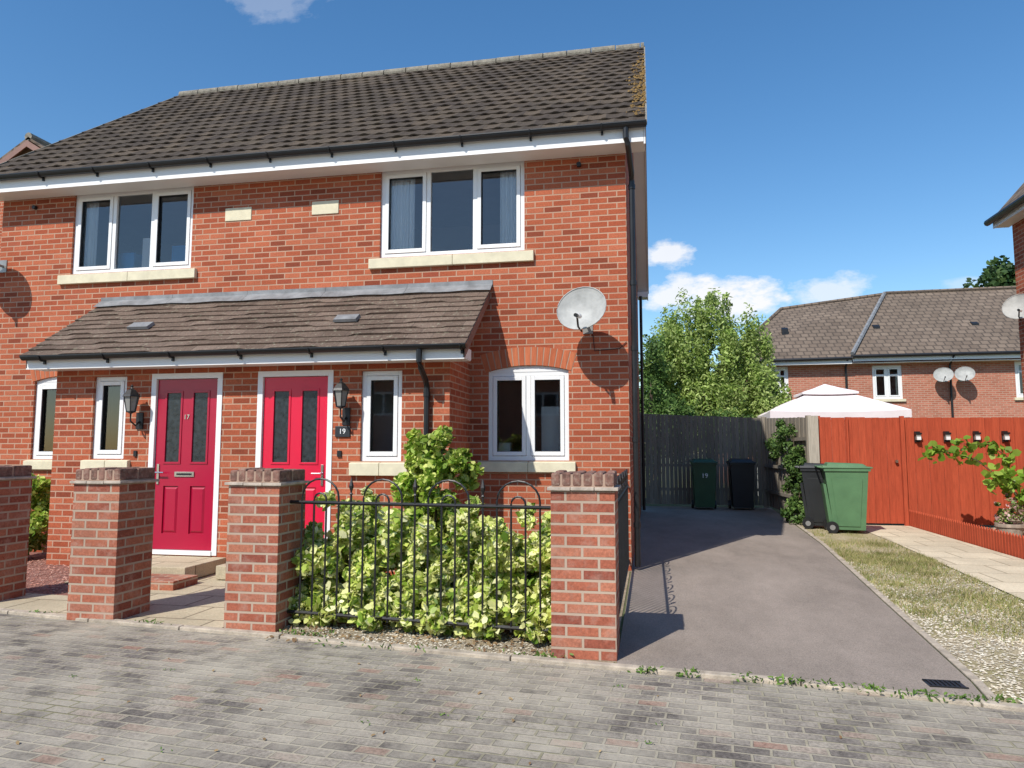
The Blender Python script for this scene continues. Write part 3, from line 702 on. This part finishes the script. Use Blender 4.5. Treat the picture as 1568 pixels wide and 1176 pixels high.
plant('euonymus_shrub',hp,.072,'shrub',[([(-1.85,-1.9,0),(-1.8,-1.9,.8),(-1.72,-1.95,1.5)],.02,.006),([(-1.9,-1.9,0),(-2.0,-1.85,.9),(-2.03,-1.85,1.6)],.012,.004)],.6,.8)
plant('garden_bush',[clumps((-7.75,-.72,.56),(.55,.36,.52),34,6500,.15)],.075,'shrub',[([(-7.8,-.55,0),(-7.8,-.5,.6)],.02,.01)])
def tree(name,base,h,crown,leafn,size,mat,k=60,cr=.45,stretch=1.5,asp=.4):
    o=empty(name); x,y=base; b=MB()
    b.tube([(x,y,0),(x+.1,y,h*.25),(x-.05,y,h*.45),(x,y,h*.7)],.16,'bark',8,.03)
    for i in range(12):
        a=random.uniform(0,6.28); z=h*random.uniform(.2,.5); l=h*random.uniform(.12,.25)
        b.tube([(x,y,z),(x+l*.5*math.cos(a),y+l*.5*math.sin(a),z+l*.5),(x+l*.8*math.cos(a),y+l*.8*math.sin(a),z+l)],.05,'bark',5,.01)
    b.obj('trunk',o)
    P=[clumps(c,r,k,leafn//len(crown),cr,.1,stretch) for c,r in crown]
    leafmesh('crown',np.concatenate(P),size,mat,o,asp)
tree('willow_tree',(2.1,15),6.2,[((2.3,15,4.2),(1.0,1.0,2.1)),((1.3,14.8,4.1),(.9,.9,1.9)),((3.3,15.2,3.6),(.8,.9,2.0)),((.8,14.6,3.4),(.8,.9,2.0)),((3.8,15.0,2.6),(.7,.8,1.5)),((2.0,14.3,2.6),(1.4,.5,1.0))],62000,.13,'leaf',k=75,cr=.28,stretch=2.4)
tree('deciduous_tree',(.3,13),5.0,[((.25,13,2.8),(.5,.8,2.3)),((.9,12.4,2.0),(.7,.6,.8)),((2.4,12.3,1.9),(.9,.5,.5))],12000,.12,'midleaf',k=50,cr=.3)
tree('deciduous_tree',(24,42),12,[((23.4,42,10.6),(3,3,3.2)),((28,42,11),(4,3,3.5))],16000,.38,'darkleaf',k=60,cr=1.0,stretch=1,asp=.6)
tree('deciduous_tree',(-2,60),6,[((0,60,4),(8,3,3)),((8,60,4),(8,3,3))],9000,.5,'darkleaf',k=50,cr=1.4,stretch=1,asp=.6)

# FENCES
def fence(name,p0,p1,zt0,zt1,mat,bw=.1,z0=.06,gap=.006):
    o=empty(name); b=MB(); p0=Vector((*p0,0));p1=Vector((*p1,0)); L=(p1-p0).length; d=(p1-p0)/L; n=Vector((-d.y,d.x,0))
    m=int(L/bw)
    for i in range(m):
        s0=i*L/m;s1=(i+1)*L/m-gap; off=.012*(i%2)+random.uniform(-.002,.002); zt=zt0+(zt1-zt0)*i/m+random.uniform(-.006,.006)
        A=p0+d*s0+n*off;B=p0+d*s1+n*off;C=B+n*.018;D=A+n*.018
        b.hexa([(q.x,q.y,z0) for q in (A,B,C,D)],[(q.x,q.y,zt) for q in (A,B,C,D)],mat)
    for z in (.4,1.0,1.6):
        A=p0+n*.035;B=p1+n*.035
        b.hexa([(q.x,q.y,z) for q in (A,B,B+n*.04,A+n*.04)],[(q.x,q.y,z+.07) for q in (A,B,B+n*.04,A+n*.04)],mat)
    for i in (0,1):
        c=p0+d*(L*i)+n*.05; zt=(zt0,zt1)[i]+.03
        b.box(c.x-.045,c.x+.045,c.y-.045,c.y+.045,0,zt,mat)
    b.obj('boards',o); return o
fence('weathered_fence',(.0,10.05),(3.02,10.0),2.34,2.20,'greywood')
fence('weathered_fence',(3.30,6.15),(3.03,10.0),2.05,2.2,'greywood',bw=.14)
rf=fence('red_fence',(3.42,6.10),(7.3,6.10),2.04,2.0,'redwood',bw=.12,z0=.04,gap=.003)
b=MB()
b.box(3.22,3.41,6.03,6.095,0,2.07,'palewood')
b.box(4.86,4.93,6.02,6.085,0,2.05,'redwood'); b.box(3.92,3.95,6.05,6.085,0,2.04,'redwood')
b.obj('posts',rf)
b=MB()
b.tube([(4.78,6.09,1.2),(4.78,6.05,1.2)],.03,'chrome',8)
for i,x in enumerate((5.16,5.66,6.16,6.64)):
    b.box(x-.055,x+.055,5.99,6.085,1.70,1.735,'black'); b.box(x-.04,x+.04,6.0,6.085,1.60,1.699,'lampglass'); b.box(x-.05,x+.05,6.07,6.088,1.56,1.76,'black')
    b.box(x-.035,x+.035,5.98,6.0,1.60,1.66,'white')
b.obj('solar_lights',rf)
o=empty('picket_edging'); b=MB(); y=-2.5
while y<6.0:
    b.hexa([(4.94,y,.0),(4.955,y,.0),(4.955,y+.06,.0),(4.94,y+.06,.0)],[(4.94,y,.27),(4.955,y,.27),(4.955,y+.06,.27),(4.94,y+.06,.27)],'redwood')
    b.solid([(4.94,y,.27),(4.955,y,.27),(4.955,y+.06,.27),(4.94,y+.06,.27),(4.94,y+.03,.31),(4.955,y+.03,.31)],[(0,1,5,4),(2,3,4,5),(0,4,3),(1,2,5)],'redwood')
    y+=.085
b.box(4.957,4.975,-2.5,6.0,.08,.11,'redwood'); b.box(4.957,4.975,-2.5,6.0,.19,.22,'redwood'); b.obj('pickets',o)
plant('ivy',[clumps((3.10,6.7,.8),(.14,.6,.75),34,3000,.13),clumps((3.05,8.0,1.5),(.12,1.3,.5),26,2400,.14),clumps((2.98,6.2,.2),(.25,.6,.2),14,1100,.1)],.07,'ivy',[([(3.15,6.5,0),(3.12,6.7,.8),(3.1,6.9,1.7)],.02,.006)])
# BINS
def bin_(loc,rot,mat,name,lid=None,h=1.0,d=.70,w=.56):
    lid=lid or mat
    o=empty(name,loc); o.rotation_euler[2]=rot
    b=MB()
    bt=[(-w*.38,-d*.36,.06),(w*.38,-d*.36,.06),(w*.38,d*.30,.06),(-w*.38,d*.30,.06)]
    tp=[(-w*.5+.02,-d*.5+.03,h-.04),(w*.5-.02,-d*.5+.03,h-.04),(w*.5-.02,d*.46,h-.04),(-w*.5+.02,d*.46,h-.04)]
    b.hexa(bt,tp,mat)
    b.box(-w*.5,w*.5,-d*.5,d*.48,h-.075,h-.03,mat)
    for sx in (-1,1):
        b.hexa([(sx*w*.40,-d*.25,.12),(sx*w*.405,-d*.25,.12),(sx*w*.405,d*.2,.12),(sx*w*.40,d*.2,.12)],[(sx*w*.468,-d*.33,h-.2),(sx*w*.478,-d*.33,h-.2),(sx*w*.478,d*.32,h-.2),(sx*w*.468,d*.32,h-.2)],mat)
    b.obj('body',o,bevel=.02)
    b=MB()
    b.hexa([(-w*.53,-d*.56,h-.028),(w*.53,-d*.56,h-.028),(w*.53,d*.52,h-.028),(-w*.53,d*.52,h-.028)],[(-w*.51,-d*.54,h+.0),(w*.51,-d*.54,h+.0),(w*.51,d*.5,h+.02),(-w*.51,d*.5,h+.02)],lid)
    b.hexa([(-w*.46,-d*.45,h+.0),(w*.46,-d*.45,h+.0),(w*.46,d*.42,h+.015),(-w*.46,d*.42,h+.015)],[(-w*.38,-d*.36,h+.05),(w*.38,-d*.36,h+.05),(w*.38,d*.38,h+.07),(-w*.38,d*.38,h+.07)],lid)
    b.obj('lid',o,bevel=.015)
    b=MB()
    b.tube([(-w*.45,d*.48,h-.02),(-w*.45,d*.6,h+.0),(w*.45,d*.6,h+.0),(w*.45,d*.48,h-.02)],.016,lid,8)
    b.tube([(-w*.42,d*.34,.10),(w*.42,d*.34,.10)],.014,'black',8)
    for sx in (-1,1): b.tube([(sx*w*.40,d*.34,.10),(sx*w*.50,d*.34,.10)],.10,'black',18); b.tube([(sx*w*.502,d*.34,.10),(sx*w*.51,d*.34,.10)],.045,'galv',12)
    b.hexa([(-w*.36,d*.30,.1),(w*.36,d*.30,.1),(w*.36,d*.38,.1),(-w*.36,d*.38,.1)],[(-w*.42,d*.44,h-.3),(w*.42,d*.44,h-.3),(w*.42,d*.5,h-.3),(-w*.42,d*.5,h-.3)],mat)
    b.obj('handle_and_wheels',o)
    return o
bin_((3.52,4.72,.008),math.radians(83),'greenbin','wheelie_bin',h=1.12,d=.74,w=.6)
bin_((3.27,5.35,.008),math.radians(78),'blackbin','wheelie_bin',h=1.10,d=.7,w=.58)
o=bin_((1.48,9.3,.008),0,'dkbin','wheelie_bin',h=1.13,d=.7,w=.58); 
bin_((2.35,9.35,.008),0,'blackbin','wheelie_bin',h=1.13,d=.7,w=.58)
t=text('bin_number','19',(0,-.345,.80),.15,'white',o); t.rotation_euler=(math.radians(84),0,0)
# CLIMBER + POTS
def climber(name,stems,nper,size):
    P=[]
    for s in stems:
        q=s[0]
        for a,c in zip(q[:-1],q[1:]):
            a=np.array(a);c=np.array(c); t=rng.uniform(0,1,(nper,1)); P.append(a+(c-a)*t+rng.normal(0,.06,(nper,3)))
    plant(name,P,size,'vine',stems,.8)
climber('climbing_plant',[([(6.35,4.6,.1),(6.1,4.7,.8),(5.6,4.75,1.25),(5.1,4.7,1.40),(4.75,4.6,1.32)],.012,.005),([(6.1,4.7,.8),(6.1,4.8,1.3),(5.85,4.8,1.5),(5.3,4.9,1.52)],.01,.004),
    ([(6.35,4.6,.1),(6.0,4.4,.9),(5.7,4.2,1.0),(5.5,4.1,.85)],.012,.005),([(6.35,4.6,.3),(6.3,4.4,.8),(6.1,4.3,.65)],.01,.004),([(6.1,4.7,.8),(6.4,4.6,1.2),(6.6,4.5,1.0)],.01,.004)],30,.135)
def pot(x,y,r,h):
    o=empty('plant_pot'); b=MB(); b.lathe((x,y,.01),[(r*.7,0),(r*.75,.02),(r*.95,h*.8),(r*1.05,h*.82),(r*1.05,h),(r*.9,h),(r*.88,h-.04),(0,h-.04)],'pot',20); b.obj('pot',o)
    leafmesh('flowers',clumps((x,y,h+.16),(r*1.1,r*1.1,.2),14,420,.07),.065,'flower',o)
pot(5.62,3.75,.19,.28); pot(6.0,4.6,.2,.32); 
wp=[]
for (x,dy,n,r) in ((.45,.0,30,.05),(1.05,0,60,.10),(1.3,.0,40,.08),(1.7,.02,60,.08),(2.0,.05,90,.12),(2.5,.0,90,.10),(-2.35,.12,60,.12),(-.5,.1,50,.1),(-3.7,.05,30,.07),(1.45,0,40,.06),(.8,0,30,.04),(-4.8,.05,20,.08),(.2,0,30,.05),(-1.5,.0,40,.3)):
    y=smoothK(x)+dy; wp.append(np.column_stack([rng.normal(x,r,n),rng.normal(y,.02,n),rng.uniform(.01,.05,n)]))
leafmesh('weeds',np.concatenate(wp),.034,'weed',None,.35,1)
wp=[]
for i in range(26):
    x,y=rng.uniform(-4.5,3),rng.uniform(-6.2,-4.1); n=rng.integers(4,10); wp.append(np.column_stack([rng.normal(x,.02,n),rng.normal(y,.010,n),rng.uniform(.006,.015,n)]))
leafmesh('joint_weeds',np.concatenate(wp),.016,'weed',None,.4,1.5)
lp=np.column_stack([rng.uniform(-5,3,60),rng.uniform(-6.3,-3.9,60),np.full(60,.012)])
leafmesh('fallen_leaves',lp,.028,'deadleaf',None,.5,6)
lp=np.column_stack([rng.uniform(-2.6,-.4,260),rng.uniform(-3.65,-3.2,260),np.full(260,.02)])
leafmesh('leaf_litter',lp,.035,'deadleaf',None,.5,3)

# GAZEBO
o=empty('garden_gazebo'); b=MB(); gx0,gx1,gy0,gy1=3.45,7.0,11.9,15.0; gc=((gx0+gx1)/2,(gy0+gy1)/2)
def ringp(k,z,n=6):
    c=[(gc[0]+(x-gc[0])*k,gc[1]+(y-gc[1])*k) for x,y in ((gx0,gy0),(gx1,gy0),(gx1,gy1),(gx0,gy1))]; out=[]
    for i in range(4):
        a,d=c[i],c[(i+1)%4]
        for j in range(n):
            t=j/n; sag=-.05*math.sin(math.pi*t)*k; out.append((a[0]+(d[0]-a[0])*t,a[1]+(d[1]-a[1])*t,z+sag))
    return out
for rings in ([ringp(1,2.28),ringp(1.0,2.48),ringp(.62,2.78),ringp(.30,3.02)],[ringp(.42,2.99),ringp(.42,3.05),ringp(.2,3.18),ringp(.01,3.32)]):
    for A,B in zip(rings[:-1],rings[1:]):
        for i in range(24): b.face([A[i],A[(i+1)%24],B[(i+1)%24],B[i]],'pink')
b.obj('canopy',o)
b=MB()
for x in (gx0+.03,gx1-.03):
    for y in (gy0+.03,gy1-.03): b.tube([(x,y,0),(x,y,2.45)],.03,'white')
b.obj('legs',o)

# FAR HOUSES
RH=empty('brick_house'); b=MB()
ws=[(4.67,5.42,3.5,4.58),(8.38,9.4,3.3,4.55),(13.15,14.15,3.3,4.6),(5.0,6.0,.9,2.0),(9.0,10,.9,2.0)]
b.wall(20,3.28,22,0,4.72,ws,'brick_far')
b.face([(3.28,20,0),(3.28,20,4.7),(3.28,28,4.7),(3.28,28,0)],'brick_far')
b.obj('walls',RH)
b=MB()
for w in ws[:3]:
    window(b,*w,20,2,fw=.09); b.box(w[0]-.08,w[1]+.08,19.93,20.02,w[2]-.1,w[2]-.005,'stone')
    b.box(w[0]+.09,w[1]-.09,20.03,20.065,w[3]-.40,w[3]-.33,'white')
b.obj('windows',RH)
b=MB(); 
for w in ws: room(b,w[0]-.5,w[1]+.5,20.1,22,w[2]-1,w[3]+.1)
b.obj('interior',RH)
b=MB()
def rf_(pts):
    P=[Vector(p) for p in pts]; s=[math.hypot(p.y-P[0].y,p.z-P[0].z) for p in P]
    b.face(pts,'roof_far',[(p.x,q) for p,q in zip(P,s)])
rf_([(3.0,19.6,4.78),(7.75,19.6,4.86),(10.15,24,8.02),(5.95,24,7.55)])
b.face([(3.0,19.6,4.78),(5.95,24,7.55),(3.0,28.4,4.78)],'roof_far')
rf_([(7.6,19.55,4.90),(23,19.55,4.90),(23,24,8.12),(10.2,24,8.06)])
b.face([(3.0,28.4,4.78),(5.95,24,7.55),(23,24,8.1),(23,28.4,4.8)],'roof_far')
b.tube([(5.95,24,7.56),(10.15,24,8.04)],.09,'roof_far',6); b.tube([(10.2,24,8.08),(23,24,8.15)],.09,'roof_far',6); b.tube([(3.0,19.6,4.8),(5.95,24,7.58)],.07,'roof_far',6)
b.tube([(7.6,19.53,4.96),(10.15,24,8.1)],.08,'lead',6)
for x in (5.6,9.0,12.5):
    zz=4.86+(21.4-19.6)*.73; b.hexa([(x-.12,21.3,zz-.2),(x+.12,21.3,zz-.2),(x+.12,21.5,zz-.1),(x-.12,21.5,zz-.1)],[(x-.12,21.3,zz+.06),(x+.12,21.3,zz+.06),(x+.12,21.5,zz+.16),(x-.12,21.5,zz+.16)],'black')
b.obj('roof',RH)
b=MB(); b.box(3.05,7.6,19.62,19.64,4.60,4.76,'fascia'); b.box(7.62,22.9,19.58,19.60,4.68,4.86,'fascia'); b.box(3.05,22.9,19.65,20,4.62,4.64,'fascia')
b.obj('fascia',RH)
b=MB(); b.tube([(3.0,19.55,4.76),(7.6,19.55,4.80)],.06,'black',8); b.tube([(7.6,19.5,4.86),(23,19.5,4.88)],.06,'black',8)
for x in (7.45,11.0): b.tube([(x,19.52,4.8),(x,19.93,4.5),(x,19.93,.1)],.04,'black',8)
b.obj('gutters',RH)
dish((10.65,19.6,4.1),(-.35,-1,.42),.3,20); dish((11.35,19.6,4.12),(-.35,-1,.42),.3,20)
# right neighbour : side wall faces the drive, only its far corner is in view
NH=empty('brick_house'); b=MB(); wx,wy0,wy1=6.93,-3.5,5.95
b.box(wx,13.6,wy0,wy1,0,5.6,'brick'); b.face([(wx,wy1+.0,5.601),(13.6,wy1,5.601),(10.26,wy1,9.0)],'brick'); b.face([(wx,wy0,5.601),(10.26,wy0,9.0),(13.6,wy0,5.601)],'brick'); b.obj('walls',NH)
b=MB(); ex=6.62; ez=5.72
b.face([(ex,wy0-.2,ez),(ex,wy1+.15,ez),(10.26,wy1+.15,9.9),(10.26,wy0-.2,9.9)],'roof_far',[(wy0,0),(wy1,0),(wy1,5.1),(wy0,5.1)])
b.face([(13.9,wy0-.2,ez),(10.26,wy0-.2,9.9),(10.26,wy1+.15,9.9),(13.9,wy1+.15,ez)],'roof_far')
b.obj('roof',NH)
b=MB(); b.box(ex+.04,ex+.06,wy0,wy1+.12,5.57,5.70,'fascia'); b.box(ex+.061,wx,wy0,wy1+.12,5.58,5.595,'fascia')
b.tube([(ex-.03,wy0,5.70),(ex-.03,wy1+.18,5.70)],.06,'black',8)
b.obj('fascia_and_gutter',NH)
dish((6.80,5.55,3.95),(-.75,-1,.42),.26,0,wallx=wx)
# left neighbour
LH=empty('brick_house'); b=MB(); ax,az=-13.7,8.55; y=5.2; hw=4.2; dz=2.6
b.face([(ax-hw,y,0),(ax+hw-.5,y,0),(ax+hw-.5,y,az-dz+.3),(ax,y,az-.05),(ax-hw,y,az-dz)],'brick'); b.obj('walls',LH)
b=MB()
for s in (-1,1):
    b.hexa([(ax,y-.3,az-.02),(ax+s*(hw+.3),y-.3,az-dz-.2),(ax+s*(hw+.3),y+9,az-dz-.2),(ax,y+9,az-.02)],[(ax,y-.3,az+.04),(ax+s*(hw+.3),y-.3,az-dz-.14),(ax+s*(hw+.3),y+9,az-dz-.14),(ax,y+9,az+.04)],'roof_far')
    b.hexa([(ax,y-.33,az-.20),(ax+s*(hw+.3),y-.33,az-dz-.38),(ax+s*(hw+.3),y-.31,az-dz-.38),(ax,y-.31,az-.20)],[(ax,y-.33,az-.05),(ax+s*(hw+.3),y-.33,az-dz-.22),(ax+s*(hw+.3),y-.31,az-dz-.22),(ax,y-.31,az-.05)],'barge')
b.tube([(ax,y-.3,az+.05),(ax,y+9,az+.05)],.1,'ridge',8); b.obj('roof',LH)
# houses across the road, out of view, added for the window reflections
AH=empty('brick_house'); b=MB(); b.box(-16,10,-36,-28,0,5,'brick_far'); b.obj('walls',AH)
b=MB(); b.face([(-16.3,-27.6,5),(10.3,-27.6,5),(10.3,-32,8),(-16.3,-32,8)],'roof_far'); b.face([(-16.3,-36.4,5),(-16.3,-32,8),(10.3,-32,8),(10.3,-36.4,5)],'roof_far'); b.obj('roof',AH)
b=MB()
for x in (-14,-10,-6,-2,2,6): b.box(x,x+1.6,-28.03,-27.98,3.2,4.4,'white'); b.box(x+.1,x+.75,-27.978,-27.97,3.3,4.3,'dglass'); b.box(x+.85,x+1.5,-27.978,-27.97,3.3,4.3,'dglass')
b.obj('windows',AH)

# LIGHT
d=Vector((.4,.86,-1)).normalized(); el=math.asin(-d.z); az_=math.atan2(-d.x,-d.y)
L=bpy.data.lights.new('sun','SUN'); L.energy=5.0; L.angle=math.radians(.5); L.color=(1,.955,.88)
lo_=bpy.data.objects.new('sun',L); lo_.rotation_euler=d.to_track_quat('-Z','Y').to_euler(); lo_.location=(0,-10,20); S.collection.objects.link(lo_)
W=bpy.data.worlds.new('World'); S.world=W; W.use_nodes=True; nt=W.node_tree
bg=nt.nodes['Background']; sky=N(nt,'ShaderNodeTexSky'); sky.sky_type='NISHITA'; sky.sun_disc=False
sky.sun_elevation=el; sky.sun_rotation=az_; sky.air_density=1.1; sky.dust_density=.4; sky.ozone_density=2.0
tc=N(nt,'ShaderNodeTexCoord'); sp=N(nt,'ShaderNodeSeparateXYZ'); nt.links.new(tc.outputs['Generated'],sp.inputs[0])
def mth(op,a,b_=None,clamp=False):
    n=N(nt,'ShaderNodeMath',operation=op); n.use_clamp=clamp
    for i,v in enumerate((a,b_)):
        if v is None: continue
        if isinstance(v,(int,float)): n.inputs[i].default_value=v
        else: nt.links.new(v,n.inputs[i])
    return n.outputs[0]
yy=mth('MAXIMUM',sp.outputs[1],.05); qx=mth('DIVIDE',sp.outputs[0],yy); qz=mth('DIVIDE',sp.outputs[2],yy)
cb=N(nt,'ShaderNodeCombineXYZ'); nt.links.new(qx,cb.inputs[0]); nt.links.new(qz,cb.inputs[1])
nz=noise(nt,14,8,.62,cb.outputs[0],(1,1.7,1)); nz2=noise(nt,5,4,.5,cb.outputs[0])
tot=None
for (cx,cz,rx,rz,am) in ((.10,.205,.085,.034,1.0),(.035,.215,.05,.026,.9),(.03,.272,.038,.020,.9),(.235,.215,.05,.022,.65),(-.57,.72,.09,.035,.2),(.42,.21,.05,.012,.3)):
    a=mth('POWER',mth('DIVIDE',mth('SUBTRACT',qx,cx),rx),2); c=mth('POWER',mth('DIVIDE',mth('SUBTRACT',qz,cz),rz),2)
    m_=mth('SUBTRACT',1.0,mth('SQRT',mth('ADD',a,c)))
    v=mth('ADD',m_,mth('MULTIPLY',mth('SUBTRACT',nz,.50),2.8)); v=mth('MULTIPLY',v,1.9,True); v=mth('MULTIPLY',v,mth('MULTIPLY',mth('ADD',m_,.45),3,True)); v=mth('MULTIPLY',v,am)
    tot=v if tot is None else mth('MAXIMUM',tot,v)
hs=N(nt,'ShaderNodeHueSaturation'); hs.inputs['Saturation'].default_value=1.28; hs.inputs['Value'].default_value=1.4; nt.links.new(sky.outputs[0],hs.inputs['Color'])
cc=mixc(nt,(9.4,9.4,9.5),(7.6,7.8,8.3),nz2)
out=mixc(nt,hs.outputs[0],cc,tot)
nt.links.new(out,bg.inputs[0]); bg.inputs[1].default_value=.115

cd=bpy.data.cameras.new('camera'); cd.sensor_width=36; cd.lens=1100/1568*36; cd.clip_end=2000; cd.clip_start=.05
co=bpy.data.objects.new('camera',cd); co.location=(.245,-8.64,1.4); co.rotation_euler=(math.radians(95.3),0,math.radians(10.9)); S.collection.objects.link(co); S.camera=co
